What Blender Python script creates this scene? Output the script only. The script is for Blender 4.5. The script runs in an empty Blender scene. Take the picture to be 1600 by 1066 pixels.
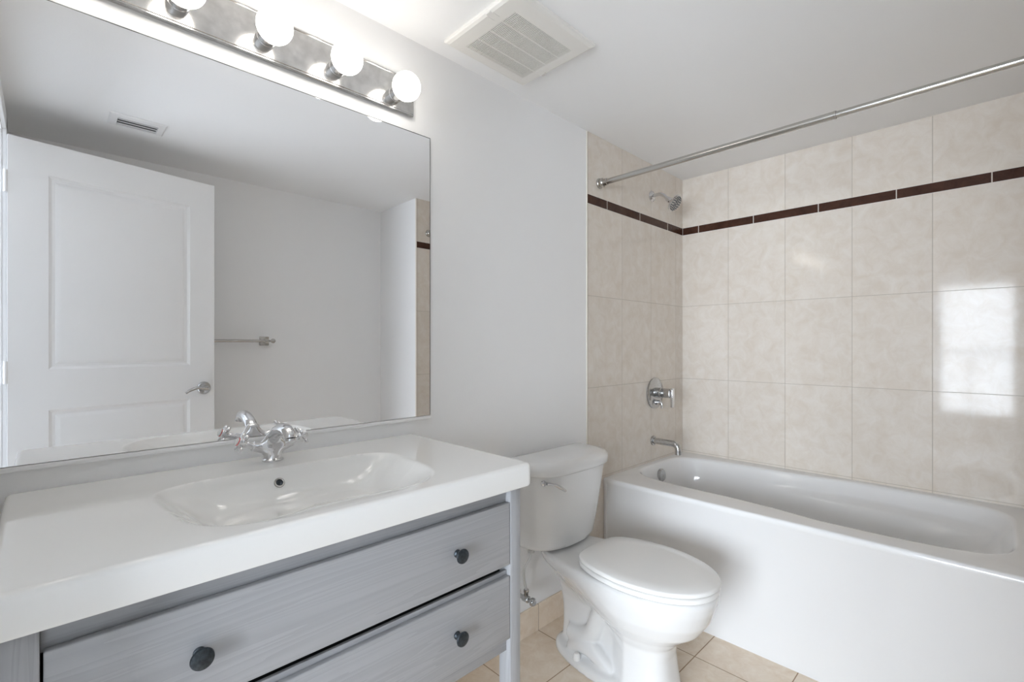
import bpy, bmesh, math, random
from mathutils import Vector, Matrix
random.seed(4)
sc = bpy.context.scene
COL = sc.collection
PI = math.pi

# ------------------------------------------------------------------ camera, sky, daylight, exposure
cam_d = bpy.data.cameras.new('camera')
cam = bpy.data.objects.new('camera', cam_d); COL.objects.link(cam)
cam.location = (0.0, -1.347, 1.186)
cam.rotation_euler = (math.radians(90), 0, math.radians(45.6633 - 90))
cam_d.sensor_fit = 'HORIZONTAL'; cam_d.sensor_width = 36.0
cam_d.lens = 744.27 / 1600 * 36.0
cam_d.shift_y = 5.945 / 1600
cam_d.clip_start = 0.02; cam_d.clip_end = 100
sc.camera = cam

world = bpy.data.worlds.new('sky'); sc.world = world
world.use_nodes = True
bg = world.node_tree.nodes['Background']
bg.inputs['Color'].default_value = (0.825, 0.905, 1.0, 1)
bg.inputs['Strength'].default_value = 29.0

BULB_STRENGTH = 8.0

# daylight portal in the bedroom window opening (guides the sky's own light)
for loc, d, w_, h_ in (((-3.26, -1.77, 1.13), (1, 0, 0), 2.04, 1.78),):
    pl = bpy.data.lights.new('window_portal', 'AREA'); pl.shape = 'RECTANGLE'
    pl.size = w_; pl.size_y = h_; pl.cycles.is_portal = True
    po = bpy.data.objects.new('window_portal', pl); COL.objects.link(po)
    po.location = loc
    po.rotation_euler = Vector(d).to_track_quat('-Z', 'Y').to_euler()

vs = sc.view_settings
vs.view_transform = 'Standard'; vs.look = 'None'
vs.exposure = 0.19; vs.gamma = 1.0; vs.use_curve_mapping = False
try:
    sc.cycles.max_bounces = 14; sc.cycles.diffuse_bounces = 9; sc.cycles.glossy_bounces = 8
    sc.cycles.sample_clamp_indirect = 8.0
    sc.cycles.use_denoising = True
except Exception:
    pass

# ------------------------------------------------------------------ materials
def new_mat(name):
    m = bpy.data.materials.new(name); m.use_nodes = True
    nt = m.node_tree
    return m, nt, nt.nodes['Principled BSDF']

def setp(b, **k):
    for n, v in k.items():
        b.inputs[n.replace('_', ' ')].default_value = v

def plain(name, col, rough=0.5, metal=0.0, bump=0.0, bscale=60, coat=0.0, ior=1.5, var=0.0):
    m, nt, b = new_mat(name)
    setp(b, Base_Color=(*col, 1), Roughness=rough, Metallic=metal, IOR=ior)
    if coat: b.inputs['Coat Weight'].default_value = coat; b.inputs['Coat Roughness'].default_value = 0.04
    if bump or var:
        tc = nt.nodes.new('ShaderNodeTexCoord'); nz = nt.nodes.new('ShaderNodeTexNoise')
        nz.inputs['Scale'].default_value = bscale; nz.inputs['Detail'].default_value = 4
        nt.links.new(tc.outputs['Object'], nz.inputs['Vector'])
        if bump:
            bp = nt.nodes.new('ShaderNodeBump'); bp.inputs['Strength'].default_value = bump
            bp.inputs['Distance'].default_value = 0.002
            nt.links.new(nz.outputs['Fac'], bp.inputs['Height']); nt.links.new(bp.outputs['Normal'], b.inputs['Normal'])
        if var:
            rp = nt.nodes.new('ShaderNodeValToRGB')
            rp.color_ramp.elements[0].position = 0.3; rp.color_ramp.elements[1].position = 0.7
            rp.color_ramp.elements[0].color = tuple(c * (1 - var) for c in col) + (1,)
            rp.color_ramp.elements[1].color = tuple(min(1, c * (1 + var)) for c in col) + (1,)
            nt.links.new(nz.outputs['Fac'], rp.inputs['Fac']); nt.links.new(rp.outputs['Color'], b.inputs['Base Color'])
    return m

def math_node(nt, op, a, b=None):
    n = nt.nodes.new('ShaderNodeMath'); n.operation = op
    for i, v in enumerate((a, b)):
        if v is None: continue
        if isinstance(v, (int, float)): n.inputs[i].default_value = v
        else: nt.links.new(v, n.inputs[i])
    return n.outputs[0]

def joint_mask(nt, coord, origin, pitch, width):
    t = math_node(nt, 'SUBTRACT', coord, origin)
    t = math_node(nt, 'DIVIDE', t, pitch)
    t = math_node(nt, 'ADD', t, 0.5)
    t = math_node(nt, 'FLOORED_MODULO', t, 1.0)
    t = math_node(nt, 'SUBTRACT', t, 0.5)
    t = math_node(nt, 'ABSOLUTE', t)
    return math_node(nt, 'LESS_THAN', t, width / pitch / 2)

def tile_mat(name, axes, origins, pitches, c1, c2, grout, jw=0.0022, rough=0.07, zmax=None, wob=0.10, spec=0.22):
    """glazed ceramic tile: axes e.g. 'XZ', object coordinates equal place coordinates"""
    m, nt, b = new_mat(name)
    b.inputs['Specular IOR Level'].default_value = spec
    tc = nt.nodes.new('ShaderNodeTexCoord'); sp = nt.nodes.new('ShaderNodeSeparateXYZ')
    nt.links.new(tc.outputs['Object'], sp.inputs[0])
    masks, ids = [], []
    for a, o, p in zip(axes, origins, pitches):
        k = joint_mask(nt, sp.outputs[a], o, p, jw)
        if a == 'Z' and zmax is not None:
            k = math_node(nt, 'MULTIPLY', k, math_node(nt, 'LESS_THAN', sp.outputs['Z'], zmax))
        masks.append(k)
        ids.append(math_node(nt, 'FLOOR', math_node(nt, 'DIVIDE', math_node(nt, 'SUBTRACT', sp.outputs[a], o), p)))
    mk = math_node(nt, 'MAXIMUM', masks[0], masks[1])
    # mottled stone glaze
    n1 = nt.nodes.new('ShaderNodeTexNoise'); n1.inputs['Scale'].default_value = 16; n1.inputs['Detail'].default_value = 8
    n1.inputs['Roughness'].default_value = 0.68; n1.inputs['Distortion'].default_value = 0.6
    nt.links.new(tc.outputs['Object'], n1.inputs['Vector'])
    rp = nt.nodes.new('ShaderNodeValToRGB')
    rp.color_ramp.elements[0].position = 0.34; rp.color_ramp.elements[1].position = 0.66
    rp.color_ramp.elements[0].color = (*c1, 1); rp.color_ramp.elements[1].color = (*c2, 1)
    nt.links.new(n1.outputs['Fac'], rp.inputs['Fac'])
    # a slightly different firing of each tile
    cx = nt.nodes.new('ShaderNodeCombineXYZ'); nt.links.new(ids[0], cx.inputs[0]); nt.links.new(ids[1], cx.inputs[1])
    wn = nt.nodes.new('ShaderNodeTexWhiteNoise'); nt.links.new(cx.outputs[0], wn.inputs['Vector'])
    hv = nt.nodes.new('ShaderNodeHueSaturation')
    nt.links.new(math_node(nt, 'ADD', math_node(nt, 'MULTIPLY', wn.outputs['Value'], 0.04), 0.98), hv.inputs['Value'])
    nt.links.new(rp.outputs['Color'], hv.inputs['Color'])
    mx = nt.nodes.new('ShaderNodeMix'); mx.data_type = 'RGBA'
    nt.links.new(mk, mx.inputs['Factor']); nt.links.new(hv.outputs['Color'], mx.inputs['A']); mx.inputs['B'].default_value = (*grout, 1)
    nt.links.new(mx.outputs['Result'], b.inputs['Base Color'])
    nt.links.new(math_node(nt, 'ADD', math_node(nt, 'MULTIPLY', mk, 0.6), rough), b.inputs['Roughness'])
    # wavy glaze + sunk joints
    n2 = nt.nodes.new('ShaderNodeTexNoise'); n2.inputs['Scale'].default_value = 45; n2.inputs['Detail'].default_value = 3
    nt.links.new(tc.outputs['Object'], n2.inputs['Vector'])
    bp = nt.nodes.new('ShaderNodeBump'); bp.inputs['Strength'].default_value = wob; bp.inputs['Distance'].default_value = 0.001
    nt.links.new(n2.outputs['Fac'], bp.inputs['Height'])
    bp2 = nt.nodes.new('ShaderNodeBump'); bp2.inputs['Strength'].default_value = 0.6; bp2.inputs['Distance'].default_value = 0.001; bp2.invert = True
    nt.links.new(mk, bp2.inputs['Height']); nt.links.new(bp.outputs['Normal'], bp2.inputs['Normal'])
    nt.links.new(bp2.outputs['Normal'], b.inputs['Normal'])
    return m

def wood_mat(name, col, along):
    m, nt, b = new_mat(name)
    tc = nt.nodes.new('ShaderNodeTexCoord'); mp = nt.nodes.new('ShaderNodeMapping')
    s = {'X': (0.9, 14, 30), 'Z': (44, 14, 1.0)}[along]
    mp.inputs['Scale'].default_value = s
    nt.links.new(tc.outputs['Object'], mp.inputs['Vector'])
    n0 = nt.nodes.new('ShaderNodeTexNoise'); n0.inputs['Scale'].default_value = 1.0; n0.inputs['Detail'].default_value = 2
    n0.inputs['Distortion'].default_value = 0.35
    nt.links.new(mp.outputs['Vector'], n0.inputs['Vector'])
    rings = math_node(nt, 'FLOORED_MODULO', math_node(nt, 'MULTIPLY', n0.outputs['Fac'], 11.0), 1.0)
    n1 = nt.nodes.new('ShaderNodeTexNoise'); n1.inputs['Scale'].default_value = 4.0; n1.inputs['Detail'].default_value = 5
    nt.links.new(mp.outputs['Vector'], n1.inputs['Vector'])
    v = math_node(nt, 'ADD', math_node(nt, 'MULTIPLY', rings, 0.55), math_node(nt, 'MULTIPLY', n1.outputs['Fac'], 0.45))
    rp = nt.nodes.new('ShaderNodeValToRGB')
    rp.color_ramp.elements[0].position = 0.15; rp.color_ramp.elements[1].position = 0.85
    rp.color_ramp.elements[0].color = (*[c * 1.05 for c in col], 1); rp.color_ramp.elements[1].color = (*[c * 0.90 for c in col], 1)
    nt.links.new(v, rp.inputs['Fac']); nt.links.new(rp.outputs['Color'], b.inputs['Base Color'])
    bp = nt.nodes.new('ShaderNodeBump'); bp.inputs['Strength'].default_value = 0.25; bp.inputs['Distance'].default_value = 0.0008; bp.invert = True
    nt.links.new(v, bp.inputs['Height']); nt.links.new(bp.outputs['Normal'], b.inputs['Normal'])
    setp(b, Roughness=0.42)
    return m

M = {}
M['paint'] = plain('white_wall_paint', (0.86, 0.86, 0.86), 0.62, bump=0.12, bscale=140)
M['ceil'] = plain('ceiling_paint', (0.90, 0.90, 0.90), 0.75, bump=0.10, bscale=160)
M['door'] = plain('door_paint', (0.85, 0.85, 0.85), 0.38, bump=0.03, bscale=90)
M['trim'] = plain('trim_paint', (0.82, 0.82, 0.82), 0.4, bump=0.03, bscale=90)
M['plastic'] = plain('ivory_plastic', (0.80, 0.78, 0.74), 0.4, bump=0.02, bscale=200)
M['slotdark'] = plain('duct_shade_brown', (0.055, 0.036, 0.023), 0.8, var=0.1)  # shade of the deep fan duct, put into the colour
M['ceramic'] = plain('white_ceramic', (0.75, 0.75, 0.745), 0.07, bump=0.02, bscale=25, coat=0.3)
M['sink'] = plain('sink_ceramic', (0.80, 0.795, 0.775), 0.06, bump=0.02, bscale=18, coat=0.3)
M['acrylic'] = plain('tub_enamel', (0.785, 0.785, 0.785), 0.12, bump=0.02, bscale=20, coat=0.2)
M['seat'] = plain('seat_plastic', (0.82, 0.815, 0.80), 0.16, bump=0.01, bscale=40)
M['chrome'] = plain('polished_chrome', (0.70, 0.70, 0.71), 0.06, 1.0, bump=0.01, bscale=60)
M['nickel'] = plain('brushed_nickel', (0.50, 0.485, 0.46), 0.2, 1.0, bump=0.02, bscale=200)
M['rodmetal'] = plain('satin_steel_rod', (0.54, 0.525, 0.50), 0.2, 1.0, bump=0.02, bscale=250)
M['greychrome'] = plain('worn_chrome', (0.50, 0.50, 0.50), 0.2, 1.0, bump=0.05, bscale=150, var=0.15)
M['bar'] = plain('aged_chrome_plate', (0.62, 0.61, 0.60), 0.16, 1.0, bump=0.05, bscale=35, var=0.14)
M['darkmetal'] = plain('dark_knob_metal', (0.055, 0.065, 0.075), 0.38, 0.8, bump=0.15, bscale=220, var=0.3)
M['rubber_shade'] = plain('rubber_and_duct_shade', (0.06, 0.065, 0.07), 0.5, bump=0.05, bscale=200)  # nozzle rubber; also the painted shade behind the register louvers
M['black'] = plain('cabinet_shade_black', (0.02, 0.02, 0.022), 0.8, var=0.1)  # painted shade for the cabinet interior seen through the drawer gaps
M['red'] = plain('red_ring', (0.55, 0.07, 0.06), 0.35, var=0.05)
M['blue'] = plain('blue_ring', (0.10, 0.22, 0.50), 0.35, var=0.05)
M['hose'] = plain('grey_supply_hose', (0.55, 0.55, 0.54), 0.35, 0.3, bump=0.2, bscale=300)
M['edge'] = plain('mirror_edge', (0.10, 0.11, 0.11), 0.3, 0.3, var=0.2)
M['channel'] = plain('white_mirror_channel', (0.84, 0.84, 0.84), 0.35, bump=0.02, bscale=200)
M['grout'] = plain('light_grout', (0.74, 0.70, 0.64), 0.7, bump=0.1, bscale=300)
M['tiletrim'] = plain('cream_tile_trim', (0.80, 0.76, 0.69), 0.3, bump=0.05, bscale=100)
M['silver'] = plain('silvered_glass', (0.93, 0.93, 0.935), 0.0, 1.0, var=0.004, bscale=3)
GREY = (0.375, 0.378, 0.388)
M['wood_h'] = wood_mat('grey_stained_wood_horizontal', GREY, 'X')
M['wood_v'] = wood_mat('grey_stained_wood_upright', GREY, 'Z')
C1, C2, GR = (0.675, 0.605, 0.525), (0.745, 0.695, 0.635), (0.46, 0.41, 0.35)
M['tile_x'] = tile_mat('beige_tile_left', 'XZ', (2.1021, 0.983), (0.2885, 0.4345), C1, C2, GR, zmax=1.80)
M['tile_y'] = tile_mat('beige_tile_back', 'YZ', (-0.2718, 0.983), (0.2903, 0.4345), C1, C2, GR, zmax=1.80)
M['tile_e'] = tile_mat('beige_tile_end', 'XZ', (2.1021, 0.983), (0.2885, 0.4345), C1, C2, GR, zmax=1.80)
F1, F2 = (0.76, 0.63, 0.49), (0.86, 0.76, 0.64)
M['floor'] = tile_mat('floor_tile', 'XY', (1.4616, -0.2345), (0.302, 0.302), F1, F2, (0.36, 0.24, 0.15), jw=0.0035, rough=0.2)
M['base'] = tile_mat('skirting_tile', 'XZ', (1.4616, -2.0), (0.302, 9.0), F1, F2, (0.42, 0.33, 0.25), jw=0.003, rough=0.2)
BR1, BR2 = (0.040, 0.016, 0.010), (0.075, 0.032, 0.020)
M['band_y'] = tile_mat('brown_accent_tile_back', 'YZ', (-0.0999, -5.0), (0.3064, 30.0), BR1, BR2, (0.62, 0.58, 0.52), jw=0.004, rough=0.18)
M['band_x'] = tile_mat('brown_accent_tile_left', 'XZ', (2.2737, -5.0), (0.3053, 30.0), BR1, BR2, (0.62, 0.58, 0.52), jw=0.004, rough=0.18)
M['carpet'] = plain('bedroom_floor', (0.66, 0.66, 0.66), 0.45, bump=0.1, bscale=90, var=0.08)
M['concrete'] = plain('balcony_concrete', (0.62, 0.63, 0.64), 0.7, bump=0.2, bscale=60, var=0.1)

def emit_mat(name, col, st):
    m, nt, b = new_mat(name)
    setp(b, Base_Color=(0.9, 0.9, 0.9, 1), Roughness=0.2)
    b.inputs['Emission Color'].default_value = (*col, 1); b.inputs['Emission Strength'].default_value = st
    return m
M['bulb'] = emit_mat('lit_globe', (1.0, 0.955, 0.89), BULB_STRENGTH)

def glass_mat():
    m, nt, b = new_mat('window_glass')
    nt.nodes.remove(b)
    tr = nt.nodes.new('ShaderNodeBsdfTransparent'); gl = nt.nodes.new('ShaderNodeBsdfGlossy'); gl.inputs['Roughness'].default_value = 0.0
    fr = nt.nodes.new('ShaderNodeFresnel'); fr.inputs['IOR'].default_value = 1.5
    mx = nt.nodes.new('ShaderNodeMixShader')
    nt.links.new(fr.outputs[0], mx.inputs[0]); nt.links.new(tr.outputs[0], mx.inputs[1]); nt.links.new(gl.outputs[0], mx.inputs[2])
    nt.links.new(mx.outputs[0], nt.nodes['Material Output'].inputs['Surface'])
    return m
M['glass'] = glass_mat()

# ------------------------------------------------------------------ mesh helpers
def box(bm, x0, x1, y0, y1, z0, z1, bev=0.0, seg=2):
    x0, x1 = sorted((x0, x1)); y0, y1 = sorted((y0, y1)); z0, z1 = sorted((z0, z1))
    t = bmesh.new()
    bmesh.ops.create_cube(t, size=1.0)
    for v in t.verts:
        v.co = Vector((x0 + (v.co.x + .5) * (x1 - x0), y0 + (v.co.y + .5) * (y1 - y0), z0 + (v.co.z + .5) * (z1 - z0)))
    if bev > 0:
        bmesh.ops.bevel(t, geom=list(t.edges), offset=bev, segments=seg, profile=0.5, affect='EDGES')
    join(bm, t)

def join(bm, t, mat=None):
    mp = {}
    for v in t.verts:
        mp[v] = bm.verts.new(mat @ v.co if mat is not None else v.co)
    for f in t.faces:
        try: bm.faces.new([mp[v] for v in f.verts])
        except ValueError: pass
    t.free()

def loft(bm, rings, cap0=True, cap1=True, closed=True):
    vr = [[bm.verts.new(p) for p in r] for r in rings]
    n = len(rings[0])
    for a, b in zip(vr[:-1], vr[1:]):
        for i in range(n if closed else n - 1):
            j = (i + 1) % n
            try: bm.faces.new((a[i], a[j], b[j], b[i]))
            except ValueError: pass
    if cap0: bm.faces.new(list(reversed(vr[0])))
    if cap1: bm.faces.new(vr[-1])
    return vr

def frame_of(axis):
    w = Vector(axis).normalized()
    u = w.cross(Vector((0, 0, 1)) if abs(w.z) < 0.9 else Vector((1, 0, 0))).normalized()
    return u, w.cross(u), w

def lathe(bm, prof, origin, axis, n=32, cap0=True, cap1=True):
    u, v, w = frame_of(axis); o = Vector(origin)
    rings = []
    for r, h in prof:
        rings.append([o + w * h + (u * math.cos(2 * PI * i / n) + v * math.sin(2 * PI * i / n)) * max(r, 1e-5) for i in range(n)])
    loft(bm, rings, cap0, cap1)

def cyl(bm, p0, p1, r, n=24):
    p0, p1 = Vector(p0), Vector(p1)
    lathe(bm, [(r, 0), (r, (p1 - p0).length)], p0, p1 - p0, n)

def catmull(pts, k=8):
    P = [Vector(p) for p in pts]; P = [2 * P[0] - P[1]] + P + [2 * P[-1] - P[-2]]
    out = []
    for i in range(1, len(P) - 2):
        for j in range(k):
            t = j / k
            out.append(0.5 * ((2 * P[i]) + (P[i + 1] - P[i - 1]) * t + (2 * P[i - 1] - 5 * P[i] + 4 * P[i + 1] - P[i + 2]) * t * t + (3 * P[i] - P[i - 1] - 3 * P[i + 1] + P[i + 2]) * t ** 3))
    out.append(P[-2]); return out

def tube(bm, pts, rad, n=20, k=8, smooth=True, flat=1.0):
    c = catmull(pts, k) if smooth else [Vector(p) for p in pts]
    if isinstance(rad, (int, float)): rr = [rad] * len(c)
    else:
        rr = []
        for i in range(len(c)):
            t = i / (len(c) - 1) * (len(rad) - 1); a = min(int(t), len(rad) - 2)
            rr.append(rad[a] + (rad[a + 1] - rad[a]) * (t - a))
    T = [(c[min(i + 1, len(c) - 1)] - c[max(i - 1, 0)]).normalized() for i in range(len(c))]
    u, v, _ = frame_of(T[0]); rings = []
    for i, p in enumerate(c):
        if i:
            q = T[i - 1].rotation_difference(T[i]); u = q @ u
        v = T[i].cross(u)
        rings.append([p + (u * math.cos(2 * PI * j / n) + v * math.sin(2 * PI * j / n) * flat) * rr[i] for j in range(n)])
    loft(bm, rings)

def sphere(bm, c, r, n=24, sz=1.0):
    t = bmesh.new(); bmesh.ops.create_uvsphere(t, u_segments=n, v_segments=n // 2, radius=r)
    join(bm, t, Matrix.Translation(Vector(c)) @ Matrix.Diagonal((1, 1, sz, 1)))

def obj(name, bm, mat, parent=None, smooth=True, angle=35, label=None):
    bmesh.ops.recalc_face_normals(bm, faces=bm.faces)
    off = Vector((0, 0, 0)); p = parent
    while p is not None:
        off += p.location; p = p.parent
    if off.length > 0: bmesh.ops.translate(bm, vec=-off, verts=bm.verts)
    me = bpy.data.meshes.new(name); bm.to_mesh(me); bm.free()
    me.materials.append(mat)
    if smooth:
        for f in me.polygons: f.use_smooth = True
        me.set_sharp_from_angle(angle=math.radians(angle))
    o = bpy.data.objects.new(name, me); COL.objects.link(o)
    if parent is not None: o.parent = parent
    if label: o['label'] = label
    return o

def thing(name, label, cat, loc, group=None):
    o = bpy.data.objects.new(name, None); COL.objects.link(o)
    o.empty_display_size = 0.1; o.location = loc
    o['label'] = label; o['category'] = cat
    if group: o['group'] = group
    return o

def struct(name, bm, mat, parent=None, smooth=False):
    o = obj(name, bm, mat, parent, smooth)
    if parent is None: o['kind'] = 'structure'
    return o

def B(*a, **k):
    bm = bmesh.new(); box(bm, *a, **k); return bm

def copy_part(o, delta, parent):
    """copy of a part and of its sub-parts, shifted"""
    c = o.copy(); COL.objects.link(c); c.parent = parent; c.location = Vector(o.location) + Vector(delta)
    for ch in list(o.children):
        d = ch.copy(); COL.objects.link(d); d.parent = c
    return c

# ------------------------------------------------------------------ the room
XB, YT, YR, XW, ZC = 2.766, -1.445, -1.923, -0.128, 2.186    # back wall, tub end wall, right wall, doorway wall, ceiling
XE = 1.800                                                    # where the tiling starts
YD0, YD1, ZD = -1.436, -0.662, 2.045                          # door opening

struct('floor', B(-0.24, XB + 0.1, -2.05, 0.10, -0.10, 0.0), M['floor'])
struct('ceiling', B(XW - 0.11, XB + 0.1, -2.05, 0.10, ZC, ZC + 0.10), M['ceil'])
wl = struct('wall_left', B(XW - 0.11, XB + 0.1, 0.008, 0.10, 0, ZC), M['paint'])
bm = bmesh.new(); box(bm, XW, XE, 0.0, 0.008, 0, ZC); struct('plaster', bm, M['paint'], wl)
bm = bmesh.new(); box(bm, XE + 0.006, XB, -0.0, 0.008, 0, 1.8475); box(bm, XE + 0.006, XB, 0.0, 0.008, 1.8945, ZC)
struct('tile_panel', bm, M['tile_x'], wl)
struct('accent_band', B(XE + 0.006, XB - 0.002, -0.001, 0.006, 1.8505, 1.8925), M['band_x'], wl)
struct('grout_line', B(XE + 0.004, XB, 0.0, 0.006, 1.8475, 1.8945), M['grout'], wl)
bm = B(XE, XE + 0.006, -0.004, 0.008, 0, ZC, bev=0.0015); struct('tile_edge_trim', bm, M['tiletrim'], wl)

wb = struct('wall_back', B(XB + 0.008, XB + 0.1, YT - 0.5, 0.008, 0, ZC), M['paint'])
bm = bmesh.new(); box(bm, XB, XB + 0.008, YT, 0, 0, 1.8475); box(bm, XB, XB + 0.008, YT, 0, 1.8945, ZC)
struct('tile_panel', bm, M['tile_y'], wb)
struct('accent_band', B(XB - 0.001, XB + 0.006, YT + 0.002, -0.0025, 1.8505, 1.8925), M['band_y'], wb)
struct('grout_line', B(XB, XB + 0.006, YT, 0, 1.8475, 1.8945), M['grout'], wb)

we = struct('wall_tub_end', B(XE, XB + 0.008, -2.05, YT - 0.008, 0, ZC), M['paint'])
bm = bmesh.new(); box(bm, XE + 0.006, XB, YT - 0.008, YT, 0, 1.8475); box(bm, XE + 0.006, XB, YT - 0.008, YT, 1.8945, ZC)
struct('tile_panel', bm, M['tile_e'], we)
struct('accent_band', B(XE + 0.006, XB - 0.002, YT - 0.006, YT + 0.001, 1.8505, 1.8925), M['band_x'], we)
struct('grout_line', B(XE + 0.004, XB, YT - 0.006, YT, 1.8475, 1.8945), M['grout'], we)
struct('tile_edge_trim', B(XE, XE + 0.006, YT - 0.008, YT + 0.001, 0, ZC), M['tiletrim'], we)

struct('wall_right', B(XW - 0.11, XE, -2.05, YR, 0, ZC), M['paint'])
bm = bmesh.new()
box(bm, XW - 0.11, XW, YR, YD0, 0, ZC); box(bm, XW - 0.11, XW, YD1, 0.008, 0, ZC); box(bm, XW - 0.11, XW, YD0, YD1, ZD, ZC)
struct('wall_doorway', bm, M['paint'])
struct('baseboard_left', B(0.0, XE - 0.001, -0.009, -0.0002, 0.0, 0.108, bev=0.002), M['base'])
struct('baseboard_right', B(XW + 0.001, XE - 0.001, YR + 0.0002, YR + 0.009, 0.0, 0.108, bev=0.002), M['base'])
# door casing, both faces and jamb
bm = bmesh.new()
for xs in ((XW, XW + 0.014), (XW - 0.124, XW - 0.11)):
    box(bm, xs[0], xs[1], YD0 - 0.065, YD0 - 0.004, 0, ZD + 0.06, bev=0.003)
    box(bm, xs[0], xs[1], YD1 + 0.004, YD1 + 0.065, 0, ZD + 0.06, bev=0.003)
    box(bm, xs[0], xs[1], YD0 - 0.065, YD1 + 0.065, ZD + 0.004, ZD + 0.065, bev=0.003)
struct('trim_1', bm, M['trim'])

# the room beyond the doorway: daylight comes through its window
BX0, BX1, BY0, BY1, BZ = -3.20, -0.24, -3.6, 1.2, 2.42
struct('floor_bedroom', B(BX0 - 0.1, BX1, BY0, BY1, -0.1, 0.0), M['carpet'])
struct('ceiling_bedroom', B(BX0 - 0.1, BX1, BY0 - 0.1, BY1 + 0.1, BZ, BZ + 0.1), M['ceil'])
struct('wall_bedroom_right', B(BX0 - 0.1, BX1, BY0 - 0.1, BY0, -0.1, BZ), M['paint'])
struct('wall_bedroom_left', B(BX0 - 0.1, BX1, BY1, BY1 + 0.1, -0.1, BZ), M['paint'])
bm = bmesh.new()
box(bm, BX1, BX1 + 0.002, BY0, -2.05, 0, BZ); box(bm, BX1, BX1 + 0.1, 0.1, BY1, 0, BZ); box(bm, BX1, BX1 + 0.1, BY0, -2.05, 0, BZ); box(bm, BX1, BX1 + 0.1, -2.05, 0.1, ZC + 0.1, BZ)
struct('wall_bedroom_near', bm, M['paint'])
WY0, WY1, WZ0, WZ1 = -2.80, -0.74, 0.24, 2.02
bm = bmesh.new()
box(bm, BX0 - 0.1, BX0, BY0, WY0, 0, BZ); box(bm, BX0 - 0.1, BX0, WY1, BY1, 0, BZ)
box(bm, BX0 - 0.1, BX0, WY0, WY1, 0, WZ0); box(bm, BX0 - 0.1, BX0, WY0, WY1, WZ1, BZ)
struct('wall_bedroom_far', bm, M['paint'])
bm = bmesh.new()
for y in (WY0, -1.90, WY1 - 0.05):
    box(bm, BX0 - 0.07, BX0 - 0.02, y, y + 0.05, WZ0, WZ1, bev=0.004)
for z in (WZ0, WZ1 - 0.05):
    box(bm, BX0 - 0.07, BX0 - 0.02, WY0, WY1, z, z + 0.05, bev=0.004)
win = struct('window_1', bm, M['trim'])
struct('window_pane', B(BX0 - 0.048, BX0 - 0.043, WY0 + 0.02, WY1 - 0.02, WZ0 + 0.02, WZ1 - 0.02), M['glass'], win)
struct('trim_2', B(BX0 - 1.6, BX0 - 0.1, WY0 - 1.0, WY1 + 1.0, -0.15, -0.02), M['concrete'])     # balcony slab
# balcony railing outside
bm = bmesh.new()
box(bm, BX0 - 1.48, BX0 - 1.42, WY0 - 0.9, WY1 + 0.9, 1.05, 1.10, bev=0.006)
for i in range(5):
    y = WY0 - 0.8 + i * 0.85
    box(bm, BX0 - 1.475, BX0 - 1.425, y, y + 0.05, -0.02, 1.05, bev=0.004)
struct('trim_3', bm, M['trim'])

# ------------------------------------------------------------------ door (open against the right wall)
dt = bpy.data.objects.new('door_1', None); COL.objects.link(dt); dt['kind'] = 'structure'
dt['label'] = 'white two-panel door standing open against the right wall'
DW, DH, DT = 0.762, 2.020, 0.035
def panel_ring(x0, x1, z0, z1, y):
    return [(x0, y, z0), (x1, y, z0), (x1, y, z1), (x0, y, z1)]
def door_slab():
    bm = bmesh.new()
    panels = [(0.120, 0.648, 1.082, 1.896), (0.120, 0.648, 0.20, 0.912)]
    for face, sgn in ((0.0, -1), (-DT, 1)):       # y=0 is the face towards the vanity
        xs = [0, 0.120, 0.648, DW]; zs = [0.008, 0.20, 0.912, 1.082, 1.896, DH + 0.008]
        for i in range(3):
            for j in range(5):
                if i == 1 and j in (1, 3):
                    rings = []
                    x0, x1, z0, z1 = xs[1], xs[2], zs[j], zs[j + 1]
                    for ins, d in ((0, 0), (0.004, 0.004), (0.012, 0.008), (0.022, 0.008), (0.036, 0.002), (0.040, 0.0015)):
                        rings.append(panel_ring(x0 + ins, x1 - ins, z0 + ins, z1 - ins, face + sgn * d))
                    loft(bm, rings, cap0=False, cap1=True)
                else:
                    bm.faces.new([bm.verts.new(p) for p in panel_ring(xs[i], xs[i + 1], zs[j], zs[j + 1], face)])
    bmesh.ops.remove_doubles(bm, verts=bm.verts, dist=1e-5)
    # edges
    pa = [(0, 0.008), (DW, 0.008), (DW, DH + 0.008), (0, DH + 0.008)]
    for k in range(4):
        a, b = pa[k], pa[(k + 1) % 4]
        bm.faces.new([bm.verts.new(p) for p in ((a[0], 0, a[1]), (b[0], 0, b[1]), (b[0], -DT, b[1]), (a[0], -DT, a[1]))])
    bmesh.ops.remove_doubles(bm, verts=bm.verts, dist=1e-5)
    return bm
obj('door_slab', door_slab(), M['door'], dt, angle=20)
# lever set on the vanity side
bm = bmesh.new(); lathe(bm, [(0.0, 0), (0.032, 0), (0.032, 0.005), (0.028, 0.010), (0.013, 0.013), (0.011, 0.045), (0.0, 0.047)], (0.711, 0.0, 0.962), (0, 1, 0))
hd = obj('door_handle', bm, M['greychrome'], dt)
bm = bmesh.new(); tube(bm, [(0.713, 0.046, 0.962), (0.690, 0.050, 0.966), (0.662, 0.050, 0.967), (0.632, 0.046, 0.957), (0.612, 0.045, 0.944)], [0.011, 0.0095, 0.008, 0.007, 0.005], n=14)
obj('lever', bm, M['greychrome'], hd)
bm = bmesh.new(); lathe(bm, [(0.0, 0), (0.032, 0), (0.032, 0.005), (0.028, 0.010), (0.013, 0.013), (0.011, 0.045), (0.0, 0.047)], (0.711, -DT, 0.962), (0, -1, 0))
hd2 = obj('door_handle', bm, M['nickel'], dt)
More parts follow.
